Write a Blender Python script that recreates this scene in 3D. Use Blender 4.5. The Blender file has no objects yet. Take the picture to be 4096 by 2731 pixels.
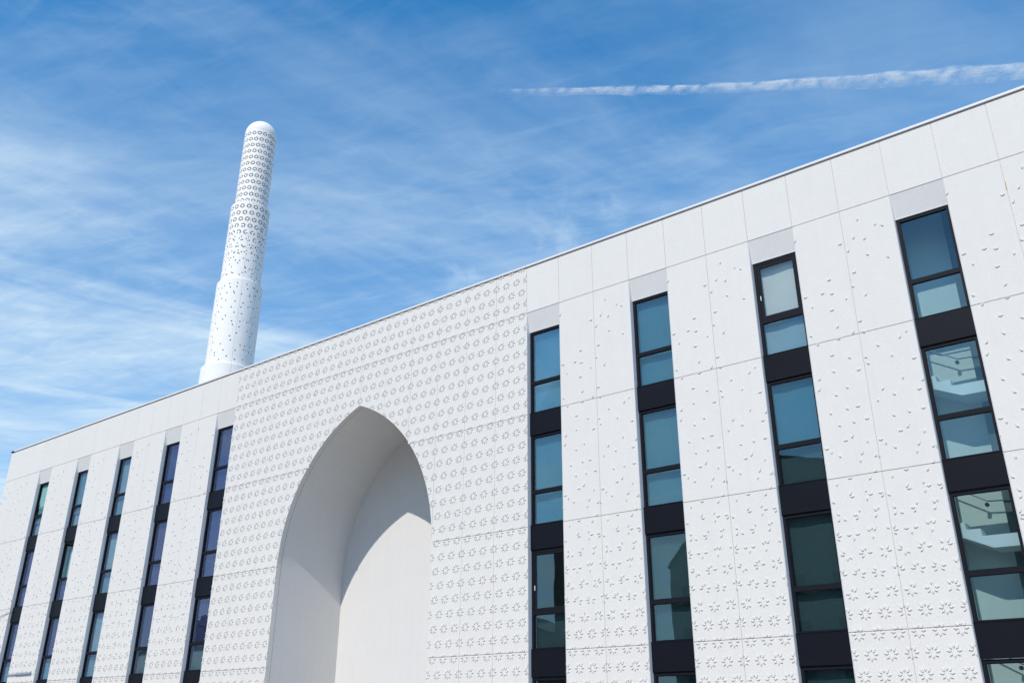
import bpy, bmesh, math, random
from mathutils import Vector, Matrix, noise as mnoise
from mathutils.geometry import delaunay_2d_cdt

S = bpy.context.scene
COL = S.collection

# ------------------------------------------------------------------ camera
cd = bpy.data.cameras.new('camera')
cam = bpy.data.objects.new('camera', cd)
COL.objects.link(cam)
CAM = Vector((30.4902, -20.7840, 1.6006))
right = Vector((0.79160, 0.61103, 0.00287))
down = Vector((-0.24197, 0.31792, -0.91672))
fwd = Vector((-0.56106, 0.72498, 0.39952))
fwd.normalize()
right = (right - fwd*right.dot(fwd)).normalized()
down = fwd.cross(right).normalized()
M = Matrix((( right.x, -down.x, -fwd.x, CAM.x),
            ( right.y, -down.y, -fwd.y, CAM.y),
            ( right.z, -down.z, -fwd.z, CAM.z),
            (0, 0, 0, 1)))
cam.matrix_world = M
cd.sensor_width = 36.0
cd.lens = 31.589
cd.clip_end = 20000
S.camera = cam

# ------------------------------------------------------------------ sun, sky, exposure
SUN_DIR = Vector((0.45, -3.18, 3.22)).normalized()      # towards the sun
sun_el = math.asin(SUN_DIR.z)
sl = bpy.data.lights.new('sun', 'SUN')
sl.energy = 4.8
sl.angle = math.radians(0.53)
sl.color = (1.0, 0.94, 0.85)
sun = bpy.data.objects.new('sun', sl)
COL.objects.link(sun)
sun.rotation_euler = SUN_DIR.to_track_quat('Z', 'Y').to_euler()
sun.location = (0, -60, 90)

W_ = bpy.data.worlds.new('World')
S.world = W_
W_.use_nodes = True
wn, wl = W_.node_tree.nodes, W_.node_tree.links
wn.clear()
out = wn.new('ShaderNodeOutputWorld')
bg = wn.new('ShaderNodeBackground')
bg.inputs['Strength'].default_value = 0.15
wl.new(bg.outputs[0], out.inputs[0])
sky = wn.new('ShaderNodeTexSky')
sky.sky_type = 'NISHITA'
sky.sun_disc = False
sky.sun_elevation = sun_el
sky.sun_rotation = math.atan2(SUN_DIR.x, SUN_DIR.y)
sky.air_density = 1.0
sky.dust_density = 0.15
sky.ozone_density = 4.0
tc = wn.new('ShaderNodeTexCoord')

def wmath(op, a, b=None, c=None, clamp=False):
    n = wn.new('ShaderNodeMath'); n.operation = op; n.use_clamp = clamp
    for i, v in enumerate((a, b, c)):
        if v is None: continue
        if isinstance(v, (int, float)): n.inputs[i].default_value = v
        else: wl.new(v, n.inputs[i])
    return n.outputs[0]

sep = wn.new('ShaderNodeSeparateXYZ'); wl.new(tc.outputs['Generated'], sep.inputs[0])
zc = wmath('MAXIMUM', sep.outputs[2], 0.04)
px = wmath('DIVIDE', sep.outputs[0], zc)
py = wmath('DIVIDE', sep.outputs[1], zc)
plane = wn.new('ShaderNodeCombineXYZ')
wl.new(px, plane.inputs[0]); wl.new(py, plane.inputs[1])

def cirrus(angle, sx, sy, scale, lo, hi, seed, dist=0.6, detail=8, rough=0.58):
    mp = wn.new('ShaderNodeMapping')
    mp.vector_type = 'POINT'
    mp.inputs['Rotation'].default_value = (0, 0, math.radians(-angle))
    wl.new(plane.outputs[0], mp.inputs['Vector'])
    # a second mapping stretches along the streak direction after the turn
    m2 = wn.new('ShaderNodeMapping')
    m2.inputs['Scale'].default_value = (sx, sy, 1)
    m2.inputs['Location'].default_value = (seed, seed*1.7, seed*0.3)
    wl.new(mp.outputs[0], m2.inputs['Vector'])
    n = wn.new('ShaderNodeTexNoise')
    n.inputs['Scale'].default_value = scale
    n.inputs['Detail'].default_value = detail
    n.inputs['Roughness'].default_value = rough
    n.inputs['Distortion'].default_value = dist
    wl.new(m2.outputs[0], n.inputs['Vector'])
    r = wn.new('ShaderNodeMapRange'); r.interpolation_type = 'SMOOTHSTEP'
    r.inputs['From Min'].default_value = lo; r.inputs['From Max'].default_value = hi
    wl.new(n.outputs['Fac'], r.inputs['Value'])
    return r.outputs[0]

c1 = cirrus(33, 0.85, 2.2, 1.35, 0.34, 0.76, 15.8, rough=0.56)
c2 = cirrus(76, 0.55, 2.6, 1.0, 0.42, 0.72, 4.4, dist=0.8, rough=0.5)
c3 = cirrus(14, 1.2, 3.6, 4.4, 0.34, 0.80, 5.3, dist=0.7, rough=0.62)
c4 = cirrus(100, 0.9, 3.4, 3.0, 0.42, 0.80, 14.2, dist=0.9, rough=0.62)
big = cirrus(40, 0.8, 1.0, 0.70, 0.30, 0.66, 12.7, dist=0.2, detail=3)
sm = wmath('ADD', wmath('ADD', wmath('MULTIPLY', c1, 0.43), wmath('MULTIPLY', c2, 0.36)), wmath('ADD', wmath('MULTIPLY', c3, 0.20), wmath('MULTIPLY', c4, 0.09)))
# the veil of ice cloud thickens towards the west
west = wn.new('ShaderNodeMapRange'); west.interpolation_type = 'SMOOTHSTEP'
west.inputs['From Min'].default_value = -0.05; west.inputs['From Max'].default_value = -1.3
west.inputs['To Min'].default_value = 0.28; west.inputs['To Max'].default_value = 1.0
wl.new(px, west.inputs['Value'])
veil = wmath('MULTIPLY', wmath('MULTIPLY_ADD', big, 0.62, 0.38), west.outputs[0])
fac = wmath('MULTIPLY', sm, veil)
# torn scraps of low cloud over the roofs
nrm = wn.new('ShaderNodeTexNoise'); nrm.inputs['Scale'].default_value = 26; nrm.inputs['Detail'].default_value = 7
nrm.inputs['Roughness'].default_value = 0.6
nrm.inputs['Distortion'].default_value = 0.7
wl.new(tc.outputs['Generated'], nrm.inputs['Vector'])
pf = None
for (dx, dy, dz, r) in ((-0.475, 0.712, 0.512, 0.10), (-0.43, 0.735, 0.520, 0.06), (-0.587, 0.668, 0.452, 0.07)):
    vd = wn.new('ShaderNodeVectorMath'); vd.operation = 'DISTANCE'
    wl.new(tc.outputs['Generated'], vd.inputs[0]); vd.inputs[1].default_value = Vector((dx, dy, dz)).normalized()
    m_ = wn.new('ShaderNodeMapRange'); m_.interpolation_type = 'SMOOTHSTEP'
    m_.inputs['From Min'].default_value = r; m_.inputs['From Max'].default_value = 0.0
    wl.new(vd.outputs['Value'], m_.inputs['Value'])
    pf = m_.outputs[0] if pf is None else wmath('MAXIMUM', pf, m_.outputs[0])
pr_ = wn.new('ShaderNodeMapRange'); pr_.interpolation_type = 'SMOOTHSTEP'
pr_.inputs['From Min'].default_value = 0.72; pr_.inputs['From Max'].default_value = 1.12
wl.new(wmath('ADD', nrm.outputs['Fac'], wmath('MULTIPLY', pf, 0.42)), pr_.inputs['Value'])
puff = wmath('MULTIPLY', pr_.outputs[0], wmath('MULTIPLY', pf, 0.20), clamp=True)
fac = wmath('ADD', fac, puff)
# haze towards the horizon and a thin veil everywhere
hz = wn.new('ShaderNodeMapRange'); hz.interpolation_type = 'SMOOTHSTEP'
hz.inputs['From Min'].default_value = 0.72; hz.inputs['From Max'].default_value = 0.05
hz.inputs['To Min'].default_value = 0.0; hz.inputs['To Max'].default_value = 0.62
wl.new(sep.outputs[2], hz.inputs['Value'])
fac = wmath('ADD', fac, hz.outputs[0])
fac = wmath('MINIMUM', fac, 0.90, clamp=True)
vm0 = wn.new('ShaderNodeVectorMath'); vm0.operation = 'MULTIPLY'
vm0.inputs[1].default_value = (0.1, 0.1, 0.1); wl.new(sky.outputs[0], vm0.inputs[0])
hsv = wn.new('ShaderNodeHueSaturation'); hsv.inputs['Saturation'].default_value = 1.50
wl.new(vm0.outputs[0], hsv.inputs['Color'])
gm_ = wn.new('ShaderNodeGamma'); gm_.inputs['Gamma'].default_value = 0.78
wl.new(hsv.outputs[0], gm_.inputs['Color'])
vm1 = wn.new('ShaderNodeVectorMath'); vm1.operation = 'MULTIPLY'
vm1.inputs[1].default_value = (8.4, 12.0, 13.8); wl.new(gm_.outputs[0], vm1.inputs[0])
mix = wn.new('ShaderNodeMix'); mix.data_type = 'RGBA'
wl.new(fac, mix.inputs[0]); wl.new(vm1.outputs[0], mix.inputs[6])
mix.inputs[7].default_value = (6.0, 7.5, 8.8, 1)
wl.new(mix.outputs[2], bg.inputs['Color'])

S.view_settings.view_transform = 'Standard'
S.view_settings.look = 'None'
S.view_settings.exposure = -0.42
S.view_settings.gamma = 1.0
S.view_settings.use_curve_mapping = False
S.render.engine = 'CYCLES'

# ------------------------------------------------------------------ materials
def mat(name, color, rough=0.8, metal=0.0, speck=0.0, noise_amt=0.0, noise_scale=3.0, bump=0.0, bump_scale=60.0, spec=0.5, grime=0.0):
    m = bpy.data.materials.new(name); m.use_nodes = True
    nt = m.node_tree; b = nt.nodes['Principled BSDF']
    b.inputs['Base Color'].default_value = (*color, 1)
    b.inputs['Roughness'].default_value = rough
    b.inputs['Metallic'].default_value = metal
    b.inputs['Specular IOR Level'].default_value = spec
    geo = nt.nodes.new('ShaderNodeNewGeometry')
    if noise_amt > 0:
        n = nt.nodes.new('ShaderNodeTexNoise'); n.inputs['Scale'].default_value = noise_scale
        n.inputs['Detail'].default_value = 8; n.inputs['Roughness'].default_value = 0.65
        nt.links.new(geo.outputs['Position'], n.inputs['Vector'])
        info = nt.nodes.new('ShaderNodeObjectInfo')
        r = nt.nodes.new('ShaderNodeMapRange')
        r.inputs['From Min'].default_value = 0.3; r.inputs['From Max'].default_value = 0.7
        r.inputs['To Min'].default_value = 1 - noise_amt; r.inputs['To Max'].default_value = 1.0
        nt.links.new(n.outputs['Fac'], r.inputs['Value'])
        r2 = nt.nodes.new('ShaderNodeMapRange')
        r2.inputs['To Min'].default_value = 1 - noise_amt*0.45; r2.inputs['To Max'].default_value = 1.0
        nt.links.new(info.outputs['Random'], r2.inputs['Value'])
        mu = nt.nodes.new('ShaderNodeMath'); mu.operation = 'MULTIPLY'
        nt.links.new(r.outputs[0], mu.inputs[0]); nt.links.new(r2.outputs[0], mu.inputs[1])
        val = mu.outputs[0]
        if grime > 0:       # faint vertical rain streaks
            mp = nt.nodes.new('ShaderNodeMapping'); mp.inputs['Scale'].default_value = (5.0, 5.0, 0.22)
            nt.links.new(geo.outputs['Position'], mp.inputs['Vector'])
            g = nt.nodes.new('ShaderNodeTexNoise'); g.inputs['Scale'].default_value = 1.0
            g.inputs['Detail'].default_value = 6
            nt.links.new(mp.outputs[0], g.inputs['Vector'])
            gr = nt.nodes.new('ShaderNodeMapRange')
            gr.inputs['From Min'].default_value = 0.45; gr.inputs['From Max'].default_value = 0.75
            gr.inputs['To Min'].default_value = 1.0; gr.inputs['To Max'].default_value = 1 - grime
            nt.links.new(g.outputs['Fac'], gr.inputs['Value'])
            m3 = nt.nodes.new('ShaderNodeMath'); m3.operation = 'MULTIPLY'
            nt.links.new(val, m3.inputs[0]); nt.links.new(gr.outputs[0], m3.inputs[1]); val = m3.outputs[0]
        if speck > 0:       # fine aggregate in the cast surface
            sn = nt.nodes.new('ShaderNodeTexNoise'); sn.inputs['Scale'].default_value = 26.0; sn.inputs['Detail'].default_value = 5; sn.inputs['Roughness'].default_value = 0.75
            nt.links.new(geo.outputs['Position'], sn.inputs['Vector'])
            sr = nt.nodes.new('ShaderNodeMapRange'); sr.inputs['From Min'].default_value = 0.35; sr.inputs['From Max'].default_value = 0.65
            sr.inputs['To Min'].default_value = 1 - speck; sr.inputs['To Max'].default_value = 1.0
            nt.links.new(sn.outputs['Fac'], sr.inputs['Value'])
            m4 = nt.nodes.new('ShaderNodeMath'); m4.operation = 'MULTIPLY'
            nt.links.new(val, m4.inputs[0]); nt.links.new(sr.outputs[0], m4.inputs[1]); val = m4.outputs[0]
        mx = nt.nodes.new('ShaderNodeMix'); mx.data_type = 'RGBA'
        mx.inputs[6].default_value = (color[0]*0.2, color[1]*0.19, color[2]*0.18, 1)
        mx.inputs[7].default_value = (*color, 1)
        nt.links.new(val, mx.inputs[0]); nt.links.new(mx.outputs[2], b.inputs['Base Color'])
    if bump > 0:
        n2 = nt.nodes.new('ShaderNodeTexNoise'); n2.inputs['Scale'].default_value = bump_scale
        n2.inputs['Detail'].default_value = 6; n2.inputs['Roughness'].default_value = 0.7
        nt.links.new(geo.outputs['Position'], n2.inputs['Vector'])
        bp = nt.nodes.new('ShaderNodeBump'); bp.inputs['Strength'].default_value = bump
        bp.inputs['Distance'].default_value = 0.01
        nt.links.new(n2.outputs['Fac'], bp.inputs['Height']); nt.links.new(bp.outputs[0], b.inputs['Normal'])
    return m

M_WHITE = mat('white_concrete', (0.775, 0.748, 0.708), 0.85, speck=0.13, noise_amt=0.04, noise_scale=2.2, bump=0.35, bump_scale=45, spec=0.2, grime=0.025)
M_RELIEF = mat('white_concrete_relief', (0.72, 0.70, 0.67), 0.85, bump=0.2, bump_scale=45, spec=0.2)
M_PLASTER = mat('white_plaster', (0.745, 0.73, 0.71), 0.9, speck=0.10, noise_amt=0.04, noise_scale=0.9, bump=0.25, bump_scale=70, spec=0.15, grime=0.025)
M_SEAL = mat('joint_sealant', (0.66, 0.60, 0.56), 0.9)
M_COPING = mat('coping_metal', (0.74, 0.735, 0.73), 0.5, spec=0.3, noise_amt=0.04, noise_scale=3)
M_REVEAL = mat('reveal_aluminium', (0.74, 0.76, 0.78), 0.5, spec=0.4)
M_FRAME = mat('dark_frame', (0.008, 0.009, 0.014), 0.55, spec=0.14)
M_SPAN = mat('dark_spandrel', (0.0065, 0.0075, 0.013), 0.5, spec=0.14, noise_amt=0.25, noise_scale=1.3)
M_MIN = mat('minaret_white', (0.90, 0.87, 0.83), 0.7, noise_amt=0.03, noise_scale=3, spec=0.3)
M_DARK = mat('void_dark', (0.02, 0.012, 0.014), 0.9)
M_ROOM = mat('room_white', (0.80, 0.86, 0.84), 0.9)
M_ROOM_SHADE = mat('room_shade', (0.16, 0.19, 0.21), 0.9)  # room wall with its shade put into the grey
M_STAIR = mat('stair_white', (0.93, 0.95, 0.94), 0.8)
M_RAIL = mat('rail_steel', (0.08, 0.09, 0.10), 0.4, metal=0.6)
M_GROUND = mat('paving_grey', (0.41, 0.37, 0.32), 0.9, noise_amt=0.25, noise_scale=0.4, bump=0.3, bump_scale=20)
M_STREET = mat('asphalt', (0.055, 0.055, 0.057), 0.9, noise_amt=0.3, noise_scale=2, bump=0.5, bump_scale=80)
M_FOAM = mat('orange_foam', (0.72, 0.42, 0.14), 0.9)
M_ORANGE = M_FOAM
M_CABLE = mat('black_cable', (0.02, 0.022, 0.022), 0.6)
M_STRIP = mat('strip_blue_grey', (0.26, 0.31, 0.42), 0.5)
M_BRICK = mat('dark_brick', (0.20, 0.175, 0.15), 0.9, noise_amt=0.5, noise_scale=4, bump=0.5, bump_scale=15)
M_SLATE = mat('slate_roof', (0.06, 0.062, 0.068), 0.8, noise_amt=0.4, noise_scale=3)
M_RENDER = mat('grey_render', (0.30, 0.31, 0.31), 0.9, noise_amt=0.2, noise_scale=1)
M_LEAF = mat('leaf_green', (0.045, 0.085, 0.03), 0.8, noise_amt=0.5, noise_scale=2)
M_BARK = mat('bark', (0.10, 0.075, 0.055), 0.9)

def blind_mat(name, c):
    return mat(name, c, 0.85, noise_amt=0.10, noise_scale=1.5)
BL = {
 'blue': blind_mat('blind_slate_blue', (0.08, 0.21, 0.29)),
 'teal': blind_mat('blind_teal_grey', (0.26, 0.50, 0.50)),
 'grey': blind_mat('blind_warm_grey', (0.98, 0.82, 0.72)),
 'steel': blind_mat('blind_steel_grey', (0.42, 0.50, 0.54)),
 'mauve': blind_mat('blind_mauve_blue', (0.07, 0.06, 0.16)),
 'pale': blind_mat('blind_pale', (0.50, 0.68, 0.64)),
 'dark': blind_mat('dim_room_sheet', (0.038, 0.075, 0.082)),  # sheet coloured dark for the dim room; no blind hangs there
}

def glass(name, tr, refl, base, gain):
    m = bpy.data.materials.new(name); m.use_nodes = True
    nt = m.node_tree; nt.nodes.clear()
    o = nt.nodes.new('ShaderNodeOutputMaterial')
    t = nt.nodes.new('ShaderNodeBsdfTransparent'); t.inputs[0].default_value = (*tr, 1)
    g = nt.nodes.new('ShaderNodeBsdfGlossy'); g.inputs['Color'].default_value = (*refl, 1); g.inputs['Roughness'].default_value = 0.012
    f = nt.nodes.new('ShaderNodeFresnel'); f.inputs['IOR'].default_value = 1.55
    ma = nt.nodes.new('ShaderNodeMath'); ma.operation = 'MULTIPLY_ADD'; ma.use_clamp = True
    ma.inputs[1].default_value = gain; ma.inputs[2].default_value = base
    nt.links.new(f.outputs[0], ma.inputs[0])
    # the solar coating turns from teal to violet towards grazing angles
    lw = nt.nodes.new('ShaderNodeLayerWeight'); lw.inputs['Blend'].default_value = 0.5
    cr = nt.nodes.new('ShaderNodeMix'); cr.data_type = 'RGBA'
    mr = nt.nodes.new('ShaderNodeMapRange'); mr.inputs['From Min'].default_value = 0.22; mr.inputs['From Max'].default_value = 0.46
    nt.links.new(lw.outputs['Facing'], mr.inputs['Value']); nt.links.new(mr.outputs[0], cr.inputs[0])
    cr.inputs[6].default_value = (*refl, 1); cr.inputs[7].default_value = (0.42, 0.43, 0.64, 1)
    nt.links.new(cr.outputs[2], g.inputs['Color'])
    # float glass is never perfectly flat: a very slow ripple bends the reflections
    n = nt.nodes.new('ShaderNodeTexNoise'); n.inputs['Scale'].default_value = 1.4; n.inputs['Detail'].default_value = 1
    geo = nt.nodes.new('ShaderNodeNewGeometry'); nt.links.new(geo.outputs['Position'], n.inputs['Vector'])
    bp = nt.nodes.new('ShaderNodeBump'); bp.inputs['Strength'].default_value = 0.06; bp.inputs['Distance'].default_value = 0.02
    nt.links.new(n.outputs['Fac'], bp.inputs['Height']); nt.links.new(bp.outputs[0], g.inputs['Normal'])
    mx = nt.nodes.new('ShaderNodeMixShader')
    nt.links.new(ma.outputs[0], mx.inputs[0]); nt.links.new(t.outputs[0], mx.inputs[1]); nt.links.new(g.outputs[0], mx.inputs[2])
    nt.links.new(mx.outputs[0], o.inputs[0])
    return m
M_GLASS = glass('window_glass', (0.92, 0.985, 0.98), (0.66, 0.90, 0.98), 0.055, 0.42)
M_GLASS_CLEAR = glass('clear_window_glass', (0.90, 0.98, 0.985), (0.66, 0.90, 1.0), 0.035, 0.5)

# ------------------------------------------------------------------ helpers
def link(o, parent=None):
    COL.objects.link(o)
    if parent: o.parent = parent
    return o

def mesh_obj(name, verts, faces, m, parent=None, loc=(0, 0, 0)):
    me = bpy.data.meshes.new(name)
    me.from_pydata(verts, [], faces); me.update()
    if m: me.materials.append(m)
    o = bpy.data.objects.new(name, me); o.location = loc
    return link(o, parent)

class MB:
    def __init__(s): s.v = []; s.f = []
    def box(s, a, b):
        x0, y0, z0 = a; x1, y1, z1 = b; n = len(s.v)
        s.v += [(x0,y0,z0),(x1,y0,z0),(x1,y1,z0),(x0,y1,z0),(x0,y0,z1),(x1,y0,z1),(x1,y1,z1),(x0,y1,z1)]
        s.f += [tuple(n+i for i in q) for q in ((0,3,2,1),(4,5,6,7),(0,1,5,4),(1,2,6,5),(2,3,7,6),(3,0,4,7))]
        return s
    def poly_xz(s, pts, y0, y1):          # pts counter-clockwise seen from -y, extruded y0 (front) .. y1
        n = len(s.v); k = len(pts)
        s.v += [(x, y0, z) for x, z in pts] + [(x, y1, z) for x, z in pts]
        s.f.append(tuple(range(n, n+k))); s.f.append(tuple(reversed(range(n+k, n+2*k))))
        for i in range(k):
            j = (i+1) % k
            s.f.append((n+i, n+k+i, n+k+j, n+j))
        return s
    def tube(s, p, q, r, seg=8):
        p = Vector(p); q = Vector(q); d = (q-p).normalized()
        a = d.orthogonal().normalized(); b = d.cross(a); n = len(s.v)
        for c in (p, q):
            for i in range(seg):
                t = 2*math.pi*i/seg
                s.v.append(tuple(c + a*math.cos(t)*r + b*math.sin(t)*r))
        for i in range(seg):
            j = (i+1) % seg
            s.f.append((n+i, n+j, n+seg+j, n+seg+i))
        s.f.append(tuple(n+seg+i for i in range(seg))); s.f.append(tuple(n+i for i in reversed(range(seg))))
        return s
    def build(s, name, m, parent=None, loc=(0, 0, 0)):
        return mesh_obj(name, s.v, s.f, m, parent, loc)

def empty(name, loc, label, cat, group=None):
    o = bpy.data.objects.new(name, None); o.location = loc
    o['label'] = label; o['category'] = cat
    if group: o['group'] = group
    return link(o)

# ------------------------------------------------------------------ facade dimensions (metres)
W = 1.25                       # one cladding module
ZA = 13.8825                   # top joint line
HROW = 3.4122                  # storey height
ZT = ZA + 1.645                # top of the parapet cladding
ROWZ = [ZA - i*HROW for i in range(5)]        # joints A..E
PT = 0.09                      # cladding thickness
GH, GV = 0.016, 0.0065          # horizontal and vertical joint widths
STEP = HROW/8
U0, U1 = -16, 30
WIN = [-13, -10, -7, -4, -1, 12, 15, 18, 21, 24, 27]

# arch
AX, AZS, AR, AHW = 6*W, 7.0, 5.72, 3*W
def arch_z(x):
    dx = abs(x - AX)
    if dx >= AHW: return -1.0
    c = AR - AHW
    return AZS + math.sqrt(max(0.0, AR*AR - (dx + c)**2))
def in_arch(x, z, m=0.0):
    return arch_z(x) > z - m and abs(x - AX) < AHW + m if abs(x-AX) < AHW else (abs(x-AX) < AHW + m and z < AZS + 0.3)

# ------------------------------------------------------------------ the building
bld = empty('white_mosque_building', (0, 0, 0),
            'long white panelled building with dark window strips, star reliefs and tall pointed arch', 'building')

# -- petals --------------------------------------------------------
RO, RM, RI, HWD = 0.146, 0.092, 0.052, 0.026
def petal(cx, cz, ang, fat=1.0):
    ca, sa = math.cos(ang), math.sin(ang)
    P = [(RI, 0), (RM, -HWD*fat), (RO, 0), (RM, HWD*fat)]
    return [(cx + r*ca - t*sa, cz + r*sa + t*ca) for r, t in P]

def clip(poly, x0, x1, z0, z1):
    for axis, lim, sgn in ((0, x0, 1), (0, x1, -1), (1, z0, 1), (1, z1, -1)):
        res = []
        for i in range(len(poly)):
            a, b = poly[i-1], poly[i]
            da, db = (a[axis]-lim)*sgn, (b[axis]-lim)*sgn
            if (da >= 0) != (db >= 0):
                t = da/(da-db)
                res.append((a[0]+(b[0]-a[0])*t, a[1]+(b[1]-a[1])*t))
            if db >= 0: res.append(b)
        poly = res
        if len(poly) < 3: return []
    return poly

def count_for(k):
    """petals per star, k = star row counted downwards from the top joint (zoned panels)"""
    if k <= 0: return 0
    if k < 8: return 0.62
    tab = {8: 0.8, 9: 0.8, 10: 0.9, 11: 1.0, 12: 1.15, 13: 1.5, 14: 1.7, 15: 1.9, 16: 1.3, 17: 2.5, 18: 3.0, 19: 3.7, 20: 4.3, 21: 5.0, 22: 6.3, 23: 7.2}
    return tab.get(k, 8)

def star_polys(x0, x1, z0, z1, half, full, arch=False, skip=()):
    """kite outlines for one panel, world x/z"""
    res = []
    kmin = math.floor((ZA - z1)/STEP) - 1; kmax = math.ceil((ZA - z0)/STEP) + 1
    gx0, gx1, gz0, gz1 = x0+0.002, x1-0.002, z0+0.002, z1-0.002
    for k in range(kmin, kmax+1):
        cz = ZA - k*STEP - 0.040
        offs = (-1/6, 1/6, 0.5, 5/6, 7/6) if k % 2 == 0 else (0, 1/3, 2/3, 1)
        for o in offs:
            cx = half*W + o*W
            if (k, round(o*6)) in skip: continue
            if full: angs = range(8)
            else:
                key = k*17 + int(round((o % 1)*6))
                rnd = random.Random(key*7919 + 13 + (half % 3)*(0 if k > 12 else 101))
                c = count_for(k); n = int(c) + (1 if rnd.random() < c - int(c) else 0)
                angs = sorted(rnd.sample(range(8), min(8, n)))
                if k < 16 and n:
                    cx2 = cx + rnd.uniform(-.05, .05); cz2 = cz + rnd.uniform(-.10, .10)
                else: cx2, cz2 = cx, cz
            for a in angs:
                c_ = (cx, cz) if full else (cx2, cz2)
                p = petal(*c_, math.pi/4*a)
                p = clip(p, gx0, gx1, gz0, gz1)
                if len(p) < 3: continue
                if arch and any(abs(x-AX) < AHW+0.01 and z < arch_z(max(min(x, AX+AHW-1e-6), AX-AHW+1e-6))+0.01 for x, z in p): continue
                res.append(p)
    return res

RH = 0.023
def relief_mesh(polys, ox, oz):
    v, f = [], []
    for p in polys:
        cx = sum(a for a, _ in p)/len(p); cz = sum(b for _, b in p)/len(p)
        n = len(v); k = len(p)
        # plateau a touch smaller than the foot, like a cast boss
        v += [(x-ox, -0.0, z-oz) for x, z in p]
        v += [(cx+(x-cx)*0.97-ox, -RH, cz+(z-cz)*0.97-oz) for x, z in p]
        f.append(tuple(range(n+k, n+2*k)))
        for i in range(k):
            j = (i+1) % k
            f.append((n+i, n+j, n+k+j, n+k+i))
    me = bpy.data.meshes.new('petal_relief')
    me.from_pydata(v, [], f); me.update()
    bm = bmesh.new(); bm.from_mesh(me)
    for fc in bm.faces:
        if fc.normal.y > 0.2: fc.normal_flip()
    bmesh.ops.recalc_face_normals(bm, faces=bm.faces)
    bm.to_mesh(me); bm.free()
    me.materials.append(M_RELIEF)
    return me

def view_size(x, z):
    d = Vector((x, 0, z)) - CAM
    zz = d.dot(fwd)
    if zz <= 0: return 0
    u_ = d.dot(right)/zz*cd.lens/18.0; v_ = d.dot(down)/zz*cd.lens/12.0
    if abs(u_) > 1.0 or abs(v_) > 1.0: return 0
    return abs(d.normalized().y)/d.length_squared
def star_ok(u, k, o, z0, z1):
    """a whole star of eight petals well inside one panel"""
    cx, cz = u*W + o*W, ZA - k*STEP - 0.040
    if not (cx-RO > u*W+0.01 and cx+RO < (u+1)*W-0.01 and cz-RO > z0+0.012 and cz+RO < z1-0.012): return False
    if any(abs(cx+a-AX) < AHW+0.02 and cz+b < arch_z(max(min(cx+a, AX+AHW-1e-6), AX-AHW+1e-6))+0.03 for a in (-RO, 0, RO) for b in (-RO, 0, RO)): return False
    return True
cand = []
_rows = [(ZA, ZT)] + [(ROWZ[i+1], ROWZ[i]) for i in range(4)]
for u in range(U0, U1):
    if u in WIN: continue
    for ri, (z0, z1) in enumerate(_rows):
        if not (0 <= u < 12) and ri < 4: continue
        for k in range(math.floor((ZA-z1)/STEP)-1, math.ceil((ZA-z0)/STEP)+2):
            for o in ((1/6, 0.5, 5/6) if k % 2 == 0 else (1/3, 2/3)):
                if star_ok(u, k, o, z0, z1):
                    sz = view_size(u*W+o*W, ZA-k*STEP-0.04)
                    if sz > 0: cand.append((sz, u, ri, k, round(o*6)))
cand.sort(reverse=True)
SOLO = {}
for _, u, ri, k, o6 in cand[:300]: SOLO.setdefault((u, ri), set()).add((k, o6))
def solo_star_mesh():
    v, f = [], []; foot = []
    for a in range(8):
        p = petal(0, 0, math.pi/4*a); n = len(v)
        v += [(x, 0.0, z) for x, z in p]
        cx = sum(x for x, _ in p)/4; cz = sum(z for _, z in p)/4
        v += [(cx+(x-cx)*0.97, -0.023, cz+(z-cz)*0.97) for x, z in p]
        f.append((n+4, n+5, n+6, n+7))
        for i in range(4):
            j = (i+1) % 4; f.append((n+i, n+j, n+4+j, n+4+i))
        foot.append(n)
    for a in range(8):       # thin web of render between the petals holds the star together
        n, m2 = foot[a], foot[(a+1) % 8]
        f.append((n, m2, m2+1, n+3))
    f.append(tuple(foot))
    v = [(x, min(y, -0.0006), z) for x, y, z in v]
    me = bpy.data.meshes.new('star_relief'); me.from_pydata(v, [], f); me.update()
    bm = bmesh.new(); bm.from_mesh(me); bmesh.ops.recalc_face_normals(bm, faces=bm.faces)
    bm.to_mesh(me); bm.free(); me.materials.append(M_RELIEF)
    return me
SOLO_MESH = solo_star_mesh()
def add_solo(u, ri, parent, ox, oz):
    for k, o6 in sorted(SOLO.get((u, ri), ())):
        r = bpy.data.objects.new('star_relief', SOLO_MESH)
        r.location = (u*W + o6/6*W - ox, 0, ZA - k*STEP - 0.040 - oz); link(r, parent)
panel_cache = {}
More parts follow.
